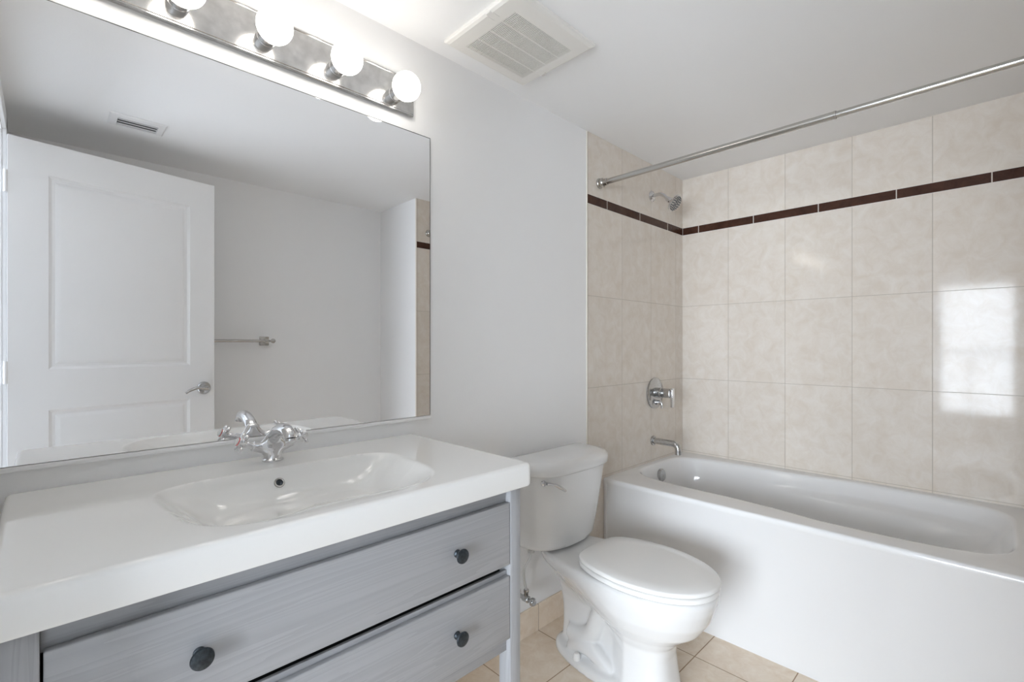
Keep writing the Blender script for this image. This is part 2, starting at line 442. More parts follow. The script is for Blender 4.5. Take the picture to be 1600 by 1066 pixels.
bm = bmesh.new(); tube(bm, [(0.713, -DT - 0.046, 0.962), (0.690, -DT - 0.050, 0.966), (0.665, -DT - 0.050, 0.963), (0.640, -DT - 0.046, 0.950), (0.632, -DT - 0.045, 0.945)], [0.010, 0.008, 0.007, 0.006, 0.004], n=14)
obj('lever', bm, M['nickel'], hd2)
obj('latch_plate', B(DW - 0.0005, DW + 0.001, -0.029, -0.006, 0.935, 0.990), M['nickel'], dt)
for z in (1.84, 1.075, 0.25):
    bm = bmesh.new(); cyl(bm, (-0.006, 0.002, z - 0.045), (-0.006, 0.002, z + 0.045), 0.006, 14)
    box(bm, -0.006, 0.0, -0.030, 0.0, z - 0.044, z + 0.044)
    obj('hinge', bm, M['trim'], dt)
dt.location = (-0.112, -1.4300, 0.0)
dt.rotation_euler = (0, 0, math.atan2(-0.145, 0.748))

# ------------------------------------------------------------------ mirror
mr = thing('mirror', 'large frameless wall mirror above the sink top', 'mirror', (0.41, 0.0, 0.950))
bm = B(-0.109, 0.9230, -0.0062, -0.0052, 0.9497, 1.8800); obj('glass_pane', bm, M['silver'], mr, smooth=False)
bm = B(-0.111, 0.926, -0.0052, -0.0003, 0.950, 1.883); obj('backing', bm, M['edge'], mr, smooth=False)
bm = B(-0.111, 0.926, -0.0095, -0.0003, 0.938, 0.9483, bev=0.001)
obj('bottom_channel', bm, M['channel'], mr)

# ------------------------------------------------------------------ light bar
lb = thing('light_bar', 'chrome vanity light strip with five lit globe bulbs above the mirror', 'light fixture', (0.4, 0.0, 1.975))
LX0, LX1, LZ0, LZ1, LD = -0.050, 0.852, 1.926, 2.045, 0.018
bm = bmesh.new()
# folded plate: flat front with small rolled lips
prof = [(0.0, LZ0 + 0.004), (-LD + 0.004, LZ0), (-LD, LZ0 + 0.002), (-LD, LZ0 + 0.005), (-LD + 0.0015, LZ0 + 0.0065), (-LD, LZ0 + 0.008),
        (-LD, LZ1 - 0.008), (-LD + 0.0015, LZ1 - 0.0065), (-LD, LZ1 - 0.005), (-LD, LZ1 - 0.002), (-LD + 0.004, LZ1), (0.0, LZ1 - 0.004)]
loft(bm, [[(LX0, y, z) for y, z in prof], [(LX1, y, z) for y, z in prof]])
obj('back_plate', bm, M['bar'], lb, angle=20)
BY, BZc, BR = -0.096, 1.974, 0.042
def socket_bm(x, z):
    bm = bmesh.new()
    lathe(bm, [(0.0, 0), (0.023, 0), (0.023, 0.014), (0.021, 0.0155), (0.021, 0.0165), (0.0225, 0.018), (0.0225, 0.040), (0.020, 0.042), (0.0, 0.042)], (x, -LD, z), (0, -1, 0), 32)
    return bm
def bulb_bm(x, z):
    bm = bmesh.new()
    pr = [(0.0, 0.0)]
    n = 20
    for i in range(n + 1):
        a = 0.42 + (PI - 0.42) * i / n
        pr.append((BR * math.sin(a), -BR * math.cos(a)))
    y0 = -BR * math.cos(0.42)
    pr = [(0.0, y0 - 0.014), (0.0145, y0 - 0.014), (0.0155, y0 - 0.006)] + pr[1:]
    lathe(bm, pr, (x, BY, z), (0, -1, 0), 32, True, False)
    return bm
xs = [0.7774 - 0.187 * k for k in range(5)]
zs = [-0.008, -0.001, 0.0, 0.0, 0.0]      # the strip's right end sags a little
s0 = obj('socket', socket_bm(xs[0], BZc + zs[0]), M['bar'], lb); b0 = obj('bulb', bulb_bm(xs[0], BZc + zs[0]), M['bulb'], lb)
for x, z in zip(xs[1:], zs[1:]):
    copy_part(s0, (x - xs[0], 0, z - zs[0]), lb); copy_part(b0, (x - xs[0], 0, z - zs[0]), lb)

# ------------------------------------------------------------------ sink top
SX0, SX1, SY0, SY1, SZ0, SZ1 = -0.058, 0.855, -0.546, -0.002, 0.8405, 0.897
st = thing('sink_top', 'white glazed ceramic sink top with a wide shallow basin', 'sink', (0.4, -0.27, SZ0))
def sink_bm():
    bm = bmesh.new()
    R = 0.009
    fil = [0, 0.0006, 0.002, 0.0045, 0.009]
    def axis(a0, a1, n):
        a = [a0 + e for e in fil] + [a0 + 0.009 + (a1 - a0 - 0.018) * i / n for i in range(1, n)] + [a1 - e for e in reversed(fil)]
        return a
    X = axis(SX0, SX1, 210); Y = axis(SY0, SY1, 130)
    SD = 0.066
    cx, a0 = 0.402, 0.270
    yb, yf = -0.158, -0.522
    cy, b = (yb + yf) / 2, (yb - yf) / 2
    def depth(x, y):
        a = a0 - 0.03 * max(0.0, min(1.0, (yb - y) / (yb - yf)))
        dx, dy = abs(x - cx) / a, abs(y - cy) / b
        n = 5.0 if y > cy else 3.2
        p, q = dx ** n, dy ** n
        r = (p + q) ** (1 / n)
        if r >= 1.0: return 0.0
        wy = 0.40 if y > cy else 1.55
        wx = 0.42
        w = (p * wx + q * wy) / (p + q + 1e-9) if p + q > 1e-6 else 0.6
        t = min(1.0, (1 - r) / w)
        crisp = 1 - (1 - t) ** 2.2
        soft = t * t * (3 - 2 * t)
        if y < cy: soft = 0.7 * soft + 0.3 * t
        sf = q / (p + q + 1e-9) if y < cy else 0.0
        side = p / (p + q + 1e-9)
        wsoft = max(1.0 * sf, (0.45 if x > cx else 0.75) * side)
        k = min(1.0, (1 - r) / 0.07); k = k * k * (3 - 2 * k)
        return SD * (crisp * (0.3 + 0.7 * k) * min(1.0, k * 3) * (1 - wsoft) + soft * wsoft)
    CR = 0.016
    grid = []
    for x in X:
        col = []
        for y in Y:
            e = min(x - SX0, SX1 - x, y - SY0, SY1 - y)
            z = SZ1
            if e < R: z = SZ1 - (R - math.sqrt(max(0, R * R - (R - e) ** 2)))
            z -= depth(x, y)
            px, py = x, y
            ccx = SX0 + CR if x < SX0 + CR else (SX1 - CR if x > SX1 - CR else None)
            ccy = SY0 + CR if y < SY0 + CR else (SY1 - CR if y > SY1 - CR else None)
            if ccx is not None and ccy is not None:
                d = Vector((x - ccx, y - ccy)); L = d.length; mx = max(abs(d.x), abs(d.y))
                if L > 1e-9: d = d * (mx / L); px, py = ccx + d.x, ccy + d.y
            col.append(bm.verts.new((px, py, z)))
        grid.append(col)
    nx, ny = len(X), len(Y)
    for i in range(nx - 1):
        for j in range(ny - 1):
            bm.faces.new((grid[i][j], grid[i + 1][j], grid[i + 1][j + 1], grid[i][j + 1]))
    per = [grid[i][0] for i in range(nx)] + [grid[nx - 1][j] for j in range(1, ny)] + [grid[i][ny - 1] for i in range(nx - 2, -1, -1)] + [grid[0][j] for j in range(ny - 2, 0, -1)]
    prev = per
    ccx, ccy = (SX0 + SX1) / 2, (SY0 + SY1) / 2
    for z, ins in ((SZ0 + 0.007, 0), (SZ0 + 0.002, 0.002), (SZ0, 0.007)):
        cur = []
        for v in per:
            x = v.co.x - ins * (1 if v.co.x > ccx else -1) * min(1, abs(v.co.x - ccx) / 0.4)
            y = v.co.y - ins * (1 if v.co.y > ccy else -1) * min(1, abs(v.co.y - ccy) / 0.2)
            cur.append(bm.verts.new((x, y, z)))
        n = len(per)
        for i in range(n):
            bm.faces.new((prev[i], prev[(i + 1) % n], cur[(i + 1) % n], cur[i]))
        prev = cur
    return bm, depth
sbm, sink_depth = sink_bm()
obj('basin', sbm, M['sink'], st, angle=40)
# overflow hole ring on the back slope of the basin
oy = -0.177; ox = 0.387; oz = SZ1 - sink_depth(ox, oy)
sl = (sink_depth(ox, oy - 0.004) - sink_depth(ox, oy + 0.004)) / 0.008
nrm = Vector((0, -sl, 1)).normalized()
bm = bmesh.new()
lathe(bm, [(0.0078, -0.004), (0.0078, 0.0028), (0.0088, 0.0034), (0.0108, 0.0034), (0.0118, 0.0020), (0.0122, -0.006)], (ox, oy, oz), nrm, 32, False, False)
ov = obj('overflow_ring', bm, M['nickel'], st)
bm = bmesh.new(); lathe(bm, [(0.0, 0.0008), (0.0080, 0.0008), (0.0080, -0.004), (0, -0.004)], (ox, oy, oz), nrm, 24)
obj('overflow_hole', bm, M['darkmetal'], ov)
# drain
dz = SZ1 - sink_depth(0.402, -0.33)
bm = bmesh.new(); lathe(bm, [(0, 0.004), (0.018, 0.004), (0.020, 0.002), (0.028, 0.0025), (0.031, 0.0), (0.031, -0.004), (0, -0.004)], (0.402, -0.33, dz), (0, 0, 1), 32)
obj('drain', bm, M['chrome'], st)

# ------------------------------------------------------------------ faucet
FX, FY, FZ = 0.402, -0.085, SZ1
fc = thing('faucet', 'chrome basin mixer tap with two cross handles behind the basin', 'faucet', (FX, FY, FZ))
bm = bmesh.new()
pr = [(0.0, 0.0), (0.0235, 0.0)]
for i in range(1): pr += [(0.0245, 0.002), (0.0245, 0.006), (0.0225, 0.0085), (0.0195, 0.010)]
lathe(bm, pr + [(0.0, 0.010)], (FX, FY, FZ), (0, 0, 1), 16)
obj('base_ring', bm, M['chrome'], fc, angle=25)
# flared body: the waist widens into two shoulders and a neck
bm = bmesh.new()
def body_ring(h, hx, hy, n=28, cy=0.0):
    return [(FX + hx * math.cos(2 * PI * i / n), FY + cy + hy * math.sin(2 * PI * i / n), FZ + h) for i in range(n)]
loft(bm, [body_ring(0.009, 0.0205, 0.0200), body_ring(0.015, 0.0205, 0.0190), body_ring(0.021, 0.0235, 0.0180), body_ring(0.027, 0.0290, 0.0172),
          body_ring(0.033, 0.0365, 0.0162), body_ring(0.038, 0.0425, 0.0150), body_ring(0.042, 0.0440, 0.0130), body_ring(0.0455, 0.0390, 0.0120), body_ring(0.050, 0.0300, 0.0120, cy=-0.001),
          body_ring(0.056, 0.0225, 0.012, cy=-0.002), body_ring(0.063, 0.0180, 0.0125, cy=-0.004), body_ring(0.070, 0.0148, 0.0125, cy=-0.006), body_ring(0.0755, 0.0095, 0.009, cy=-0.008)])
for s in (-1, 1):
    tube(bm, [(FX + s * 0.022, FY, FZ + 0.035), (FX + s * 0.036, FY, FZ + 0.0400), (FX + s * 0.046, FY, FZ + 0.0440)], [0.0120, 0.0118, 0.0108], n=20)
obj('body', bm, M['chrome'], fc, angle=50)
bm = bmesh.new()
tube(bm, [(FX, FY - 0.002, FZ + 0.054), (FX, FY - 0.018, FZ + 0.070), (FX, FY - 0.046, FZ + 0.0825), (FX, FY - 0.076, FZ + 0.0880), (FX, FY - 0.101, FZ + 0.0865), (FX, FY - 0.116, FZ + 0.0790), (FX, FY - 0.120, FZ + 0.0720)],
     [0.0135, 0.0150, 0.0150, 0.0148, 0.0142, 0.0132, 0.0128], n=28, k=10)
lathe(bm, [(0.0125, 0), (0.0138, 0.0005), (0.0138, 0.0055), (0.0120, 0.006), (0.0, 0.005)], (FX, FY - 0.1200, FZ + 0.0740), (0, -0.10, -1), 28)
obj('spout', bm, M['chrome'], fc, angle=50)
def cross_handle(s, ring):
    d = Vector((s * 0.90, 0.0, 0.44)).normalized()
    p = Vector((FX + s * 0.043, FY, FZ + 0.042))
    bm = bmesh.new()
    lathe(bm, [(0.0, -0.002), (0.0112, -0.002), (0.0112, 0.001), (0.0085, 0.003), (0.0080, 0.018), (0.0060, 0.022), (0.0, 0.022)], p, d, 24)
    stem = obj('handle_stem', bm, M['chrome'], fc)
    h = p + d * 0.030
    bm = bmesh.new()
    lathe(bm, [(0.0, -0.010), (0.0085, -0.010), (0.0105, -0.006), (0.0105, 0.005), (0.0095, 0.008), (0.0, 0.008)], h, d, 16)
    u, v, w = frame_of(d)
    for k in range(4):
        a = PI / 4 + k * PI / 2
        q = u * math.cos(a) + v * math.sin(a)
        t2 = bmesh.new()
        lathe(t2, [(0.0, 0.004), (0.0045, 0.004), (0.0040, 0.011), (0.0052, 0.015), (0.0070, 0.019), (0.0074, 0.0225), (0.0060, 0.0260), (0.0, 0.0280)], h - d * 0.001, q, 16)
        fl = Matrix.Identity(3)
        for r_ in range(3):
            for c_ in range(3): fl[r_][c_] -= 0.42 * d[r_] * d[c_]
        join(bm, t2, Matrix.Translation(h) @ fl.to_4x4() @ Matrix.Translation(-h))
    hd = obj('cross_handle', bm, M['chrome'], fc)
    bm = bmesh.new(); lathe(bm, [(0.0, 0.0078), (0.0098, 0.0078), (0.0098, 0.0100), (0.0, 0.0100)], h, d, 24)
    obj('index_ring', bm, ring, hd, label='red index ring' if s < 0 else None)
    bm = bmesh.new(); lathe(bm, [(0.0, 0.0098), (0.0092, 0.0098), (0.0085, 0.0125), (0.004, 0.0142), (0.0, 0.0145)], h, d, 24)
    obj('index_cap', bm, M['ceramic'] if s < 0 else M['chrome'], hd)
cross_handle(-1, M['red']); cross_handle(1, M['chrome'])

# ------------------------------------------------------------------ vanity cabinet
CX0, CX1, CYF, CYB = -0.040, 0.832, -0.525, -0.020
vc = thing('vanity_cabinet', 'grey stained wooden vanity cabinet with two wide drawers under the sink top', 'cabinet', (0.396, -0.27, 0.0))
PW = 0.034
for x in (CX0, CX1 - PW):
    obj('leg', B(x, x + PW, CYF, CYF + 0.040, 0.0, SZ0, bev=0.0015), M['wood_v'], vc)
    obj('leg', B(x, x + PW, CYB - 0.040, CYB, 0.0, SZ0, bev=0.0015), M['wood_v'], vc)
for x0, x1 in ((CX0 + 0.006, CX0 + 0.024), (CX1 - 0.024, CX1 - 0.006)):
    obj('side_panel', B(x0, x1, CYF + 0.040, CYB - 0.040, 0.445, SZ0, bev=0.001), M['wood_v'], vc)
obj('top_rail', B(CX0 + PW, CX1 - PW, CYF + 0.016, CYF + 0.038, 0.800, SZ0, bev=0.001), M['wood_h'], vc)
obj('bottom_rail', B(CX0 + PW, CX1 - PW, CYF + 0.014, CYF + 0.036, 0.445, 0.500, bev=0.001), M['wood_h'], vc)
obj('middle_rail', B(CX0 + PW, CX1 - PW, CYF + 0.013, CYF + 0.0205, 0.622, 0.6405, bev=0.001), M['wood_h'], vc)
obj('back_panel', B(CX0 + PW, CX1 - PW, CYB - 0.014, CYB - 0.004, 0.445, SZ0), M['wood_h'], vc)
obj('shade_shelf', B(CX0 + PW, CX1 - PW, CYF + 0.021, CYB - 0.042, 0.6225, 0.630), M['black'], vc)  # black sheet added behind the middle rail, painted as shade in the gap
obj('shade_board', B(CX0 + PW, CX1 - PW, CYF + 0.045, CYB - 0.042, 0.447, 0.455), M['black'], vc)  # black board low in the cabinet, its colour standing in for shade
for x in (CX0 + PW - 0.0095, CX1 - PW + 0.0015):
    obj('shade_liner', B(x, x + 0.008, CYF + 0.041, CYB - 0.042, 0.47, 0.80), M['black'], vc)  # black liner added so the slit beside the drawers reads as shade
def knob(x, z, parent):
    bm = bmesh.new()
    lathe(bm, [(0.0, 0.0), (0.0085, 0.0), (0.0085, 0.002), (0.0058, 0.005), (0.0055, 0.011), (0.008, 0.0145), (0.0145, 0.0175), (0.0158, 0.0200), (0.0150, 0.0225), (0.009, 0.0245), (0.0, 0.0250)], (x, CYF, z), (0, -1, 0), 32)
    obj('knob', bm, M['darkmetal'], parent)
def drawer(z0, z1):
    bm = bmesh.new()
    x0, x1 = CX0 + PW + 0.003, CX1 - PW - 0.0012
    # slab with a rounded top front edge
    box(bm, x0, x1, CYF, CYF + 0.014, z0, z1, bev=0.0025, seg=3)
    d = obj('drawer', bm, M['wood_h'], vc)
    bm = bmesh.new(); box(bm, x0 + 0.02, x1 - 0.02, CYF + 0.0142, CYB - 0.05, z0 + 0.02, z1 - 0.022)
    obj('drawer_box', bm, M['black'], d)  # box coloured black as interior shade
    for x in (0.1605, 0.6365): knob(x, z0 + (z1 - z0) * 0.51, d)
drawer(0.6575, 0.8065)
drawer(0.4790, 0.6305)

# ------------------------------------------------------------------ toilet
TX = 1.490
tl = thing('toilet', 'white two-piece toilet with closed lid between vanity and bathtub', 'toilet', (TX, -0.40, 0.0))
def egg(z, yb, yf, hw, hb=None, n=64, eb=3.0, ef=2.15, wide=-0.47, ins=0.0, sharp=1.0):
    """closed plan outline; yb back (towards the wall), yf front; hw half width, hb half width at the back"""
    yb, yf, hw = yb - ins, yf + ins, hw - ins
    hb = hw if hb is None else hb - ins
    ym = min(max(wide, yf + 0.05), yb - 0.05)
    pts = []
    for i in range(n):
        t = 2 * PI * i / n
        c, s = math.cos(t), math.sin(t)
        e = eb if c > 0 else ef
        yy = math.copysign(abs(c) ** (2 / e), c); xx = math.copysign(abs(s) ** (2 / e), s)
        if c > 0:
            y = ym + (yb - ym) * yy; f = min(1.0, yy / sharp); w = hw + (hb - hw) * (f * f * (3 - 2 * f))
        else:
            y = ym + (ym - yf) * yy; w = hw
        pts.append((TX + xx * w, y, z))
    return pts
bm = bmesh.new()
F = dict(eb=2.6, ef=3.0, wide=-0.36)
C = dict(eb=3.0, ef=2.9, wide=-0.455, sharp=0.22)
loft(bm, [egg(0.0, -0.105, -0.605, 0.118, 0.104, **F), egg(0.022, -0.105, -0.605, 0.118, 0.104, **F), egg(0.032, -0.112, -0.602, 0.112, 0.097, **F),
          egg(0.037, -0.122, -0.599, 0.103, 0.085, eb=2.8, ef=2.9, wide=-0.42, sharp=0.6), egg(0.042, -0.128, -0.598, 0.098, 0.062, **C),
          egg(0.09, -0.130, -0.590, 0.093, 0.052, **C), egg(0.14, -0.130, -0.584, 0.090, 0.050, **C), egg(0.18, -0.126, -0.590, 0.095, 0.052, eb=3.0, ef=2.5, wide=-0.46, sharp=0.30),
          egg(0.215, -0.120, -0.625, 0.116, 0.058, wide=-0.47, sharp=0.5), egg(0.255, -0.108, -0.676, 0.146, 0.074, sharp=0.75), egg(0.30, -0.090, -0.706, 0.166, 0.104, sharp=0.9),
          egg(0.350, -0.050, -0.725, 0.177, 0.143), egg(0.378, -0.035, -0.730, 0.179, 0.150), egg(0.389, -0.035, -0.727, 0.176, 0.149), egg(0.394, -0.040, -0.720, 0.169, 0.143)])
# trapway relief on both sides
for s in (-1, 1):
    tube(bm, [(TX + s * 0.060, -0.415, 0.300), (TX + s * 0.052, -0.360, 0.255), (TX + s * 0.052, -0.328, 0.195), (TX + s * 0.050, -0.300, 0.130), (TX + s * 0.042, -0.250, 0.095), (TX + s * 0.035, -0.190, 0.085)],
         [0.034, 0.033, 0.033, 0.034, 0.036, 0.034], n=20)
    tube(bm, [(TX + s * 0.055, -0.205, 0.035), (TX + s * 0.064, -0.265, 0.072), (TX + s * 0.068, -0.325, 0.070), (TX + s * 0.070, -0.395, 0.030)], [0.026, 0.030, 0.030, 0.024], n=20)
def blend(o, vox, it):
    m = o.modifiers.new('union', 'REMESH'); m.mode = 'VOXEL'; m.voxel_size = vox; m.use_smooth_shade = True
    m = o.modifiers.new('soften', 'SMOOTH'); m.factor = 0.5; m.iterations = it
blend(obj('bowl', bm, M['ceramic'], tl, angle=60), 0.004, 14)
for s in (-1, 1):
    bm = bmesh.new(); lathe(bm, [(0.0135, 0.0), (0.0145, 0.004), (0.0125, 0.018), (0.0085, 0.024), (0.0, 0.025)], (TX + s * 0.097, -0.262, 0.030), (0, 0, 1), 24)
    obj('bolt_cap', bm, M['seat'], tl)
def slab(name, z0, z1, ins, mat, r=0.006, dome=0.0, yb=-0.268):
    bm = bmesh.new()
    kw = dict(yb=yb, yf=-0.736, hw=0.182, hb=0.150, eb=4.6)
    rings = [egg(z0, ins=ins + r * 0.5, **kw), egg(z0 + r * 0.4, ins=ins, **kw), egg(z1 - r, ins=ins, **kw), egg(z1 - r * 0.4, ins=ins + r * 0.25, **kw), egg(z1, ins=ins + r, **kw)]
    if dome:
        for f in (0.25, 0.5, 0.75, 0.97):
            base = egg(z1, ins=ins + r, **kw)
            cx, cy = TX, -0.50
            rings.append([(cx + (p[0] - cx) * (1 - f), cy + (p[1] - cy) * (1 - f), z1 + dome * (1 - (1 - f) ** 2)) for p in base])
    loft(bm, rings)
    return obj(name, bm, mat, tl, angle=50)
slab('seat', 0.397, 0.4125, 0.003, M['seat'], r=0.005)
slab('lid', 0.4165, 0.431, 0.002, M['seat'], r=0.006, dome=0.004)
for s in (-1, 1):
    bm = bmesh.new(); box(bm, TX + s * 0.040 - 0.018, TX + s * 0.040 + 0.018, -0.268, -0.244, 0.393, 0.409, bev=0.005, seg=3)
    obj('seat_hinge', bm, M['seat'], tl)
def tank_ring(z, hw, yb, yf, n=64, e=3.4, bulge=0.0):
    pts = []
    for i in range(n):
        t = 2 * PI * i / n; c, s = math.cos(t), math.sin(t)
        ee = 9.0 if c > 0 else e
        x = math.copysign(abs(s) ** (2 / ee), s) * hw
        yy = math.copysign(abs(c) ** (2 / ee), c)
        ym = yb - 0.03
        y = ym + (yb - ym) * yy if c > 0 else ym + (ym - yf) * yy
        pts.append((TX + x, y, z))
    return pts
bm = bmesh.new()
loft(bm, [tank_ring(0.402, 0.165, -0.03, -0.165, e=2.5), tank_ring(0.408, 0.185, -0.025, -0.186, e=2.5), tank_ring(0.425, 0.193, -0.022, -0.193, e=2.6), tank_ring(0.52, 0.204, -0.020, -0.203, e=2.9),
          tank_ring(0.62, 0.216, -0.018, -0.212, e=3.2), tank_ring(0.702, 0.226, -0.016, -0.220, e=3.4)])
obj('tank', bm, M['ceramic'], tl, angle=50)
bm = bmesh.new()
loft(bm, [tank_ring(0.700, 0.226, -0.014, -0.220), tank_ring(0.7015, 0.236, -0.012, -0.230), tank_ring(0.706, 0.239, -0.010, -0.234), tank_ring(0.728, 0.240, -0.010, -0.235), tank_ring(0.738, 0.237, -0.011, -0.231),
          tank_ring(0.745, 0.228, -0.014, -0.222), tank_ring(0.749, 0.205, -0.022, -0.198), tank_ring(0.750, 0.10, -0.04, -0.12)])
obj('tank_lid', bm, M['ceramic'], tl, angle=50)
# tank bolts spacer between bowl and tank
bm = bmesh.new(); loft(bm, [tank_ring(0.390, 0.12, -0.04, -0.155, e=2.6), tank_ring(0.404, 0.12, -0.04, -0.155, e=2.6)]); obj('tank_gasket', bm, M['seat'], tl)
# trip lever
bm = bmesh.new()
LYX = TX - 0.186
lathe(bm, [(0.0, 0), (0.012, 0), (0.012, 0.006), (0.007, 0.010), (0.007, 0.020), (0.0, 0.021)], (LYX, -0.176, 0.678), (0, -1, 0), 20)
tube(bm, [(LYX - 0.006, -0.200, 0.681), (LYX + 0.018, -0.214, 0.676), (LYX + 0.040, -0.226, 0.663), (LYX + 0.058, -0.233, 0.650)], [0.0095, 0.0080, 0.0115, 0.009], n=14, flat=0.6)
obj('flush_lever', bm, M['chrome'], tl, label='chrome flush lever')

# ------------------------------------------------------------------ water shut-off valve under the tank
VX, VZ = 1.335, 0.198
sv = thing('shutoff_valve', 'small metal shut-off valve with a thin supply hose low on the wall beside the toilet', 'valve', (VX, -0.0, VZ))
bm = bmesh.new(); lathe(bm, [(0, 0), (0.026, 0), (0.024, 0.005), (0.009, 0.010), (0.008, 0.05), (0, 0.05)], (VX, -0.0005, VZ), (0, -1, 0), 24); obj('escutcheon', bm, M['greychrome'], sv)
bm = bmesh.new(); lathe(bm, [(0, 0), (0.012, 0), (0.013, 0.004), (0.013, 0.026), (0.010, 0.030), (0, 0.030)], (VX, -0.045, VZ), (0, -1, 0), 16)
lathe(bm, [(0, 0), (0.008, 0), (0.008, 0.018), (0.010, 0.019), (0.010, 0.030), (0, 0.030)], (VX, -0.060, VZ + 0.006), (0, 0, 1), 8)
obj('valve_body', bm, M['greychrome'], sv, angle=25)
bm = bmesh.new(); lathe(bm, [(0, 0), (0.006, 0), (0.006, 0.012), (0.013, 0.013), (0.0155, 0.017), (0.0155, 0.024), (0.013, 0.028), (0.004, 0.028), (0.0, 0.026)], (VX, -0.074, VZ), (0, -1, 0), 20)
obj('valve_handle', bm, M['greychrome'], sv)
bm = bmesh.new(); tube(bm, [(VX, -0.060, VZ + 0.034), (VX - 0.014, -0.062, VZ + 0.085), (VX - 0.022, -0.072, VZ + 0.13), (VX - 0.006, -0.085, VZ + 0.168), (VX - 0.004, -0.090, VZ + 0.195)], 0.0048, n=12)
lathe(bm, [(0, 0), (0.013, 0), (0.013, 0.012), (0, 0.012)], (VX - 0.004, -0.09, 0.389), (0, 0, 1), 8)
obj('supply_hose', bm, M['hose'], sv)

# ------------------------------------------------------------------ bathtub
BTX0, BTX1, BTY0, BTY1, TZ = 1.939, XB - 0.0005, YT + 0.0005, -0.0005, 0.538
bt = thing('bathtub', 'white alcove bathtub with plain front apron along the tiled wall', 'bathtub', (2.35, -0.72, 0.0))
def ss(a, b, x):
    t = max(0.0, min(1.0, (x - a) / (b - a))); return t * t * (3 - 2 * t)
N = 192
YC, HY = -0.711, 0.674
def inner(z, ins, end_d, end_l, arm=0.0):
    pts = []
    for i in range(N):
        t = 2 * PI * i / N
        c, s = math.cos(t), math.sin(t)
        e = 5.0
        yy = math.copysign(abs(c) ** (2 / e), c); xx = math.copysign(abs(s) ** (2 / e), s)
        y = YC + yy * (HY - (end_d if yy > 0 else end_l) * abs(yy))
        k = ss(-0.66, -0.80, -abs(y)) if False else ss(0.68, 0.765, -y)
        xn = 2.088 - 0.043 * k + ins + arm * k; xf = 2.686 + 0.036 * k - ins - arm * k
        pts.append(((xn + xf) / 2 + xx * (xf - xn) / 2, y, z))
    return pts
def outer(z, front, side=0.0):
    pts = []
    for i in range(N):
        t = 2 * PI * i / N
        c, s = math.cos(t), math.sin(t); m = max(abs(c), abs(s))
        yy, xx = c / m, s / m
        x0, x1 = front, BTX1
        pts.append(((x0 + x1) / 2 + xx * (x1 - x0) / 2, (BTY0 + BTY1) / 2 + yy * (BTY1 - BTY0) / 2, z))
    return pts
bm = bmesh.new()
rings = [outer(0.0, BTX0 + 0.005), outer(TZ - 0.030, BTX0 + 0.005), outer(TZ - 0.024, BTX0 + 0.001), outer(TZ - 0.012, BTX0), outer(TZ - 0.004, BTX0 + 0.002), outer(TZ - 0.0005, BTX0 + 0.007), outer(TZ, BTX0 + 0.014),
         inner(TZ, -0.016, -0.012, -0.012), inner(TZ - 0.001, -0.007, -0.005, -0.005), inner(TZ - 0.005, 0.0, 0.0, 0.0), inner(TZ - 0.014, 0.005, 0.004, 0.006),
         inner(TZ - 0.060, 0.016, 0.014, 0.03, 0.004), inner(TZ - 0.075, 0.020, 0.017, 0.04, 0.012), inner(TZ - 0.085, 0.024, 0.020, 0.05, 0.045), inner(TZ - 0.10, 0.028, 0.024, 0.06, 0.055),
         inner(TZ - 0.18, 0.040, 0.040, 0.13, 0.052), inner(TZ - 0.28, 0.058, 0.060, 0.23, 0.045), inner(TZ - 0.35, 0.085, 0.085, 0.31, 0.035), inner(TZ - 0.385, 0.13, 0.13, 0.40, 0.02), inner(TZ - 0.395, 0.19, 0.19, 0.48, 0.0)]
loft(bm, rings, cap0=False)
box(bm, BTX0, BTX0 + 0.012, -0.018, BTY1, 0.0, TZ - 0.012, bev=0.003)
obj('tub_shell', bm, M['acrylic'], bt, angle=45)
bm = bmesh.new(); lathe(bm, [(0, 0), (0.030, 0), (0.034, 0.004), (0.034, 0.016), (0.030, 0.021), (0.006, 0.022), (0.004, 0.020), (0, 0.020)], (2.400, -0.047, 0.474), (0, -1, 0.10), 32)
ocv = obj('overflow_cover', bm, M['greychrome'], bt)

# ------------------------------------------------------------------ tub spout, shower valve, shower head
sp = thing('tub_spout', 'chrome right-angle tub spout on the tiled wall above the tub rim', 'spout', (2.408, 0, 0.655))
bm = bmesh.new(); lathe(bm, [(0, 0), (0.026, 0), (0.027, 0.003), (0.025, 0.010), (0.017, 0.011), (0, 0.011)], (2.408, -0.0005, 0.655), (0, -1, 0), 32); obj('flange', bm, M['greychrome'], sp)
bm = bmesh.new()
pts = [(2.408, -0.009, 0.655), (2.408, -0.12, 0.655)]
for i in range(1, 9):
    a = PI / 2 * i / 8; pts.append((2.408, -0.12 - 0.030 * math.sin(a), 0.655 - 0.030 * (1 - math.cos(a))))
pts.append((2.408, -0.150, 0.600))
tube(bm, pts, 0.0165, n=24, smooth=False)
obj('spout_pipe', bm, M['greychrome'], sp)

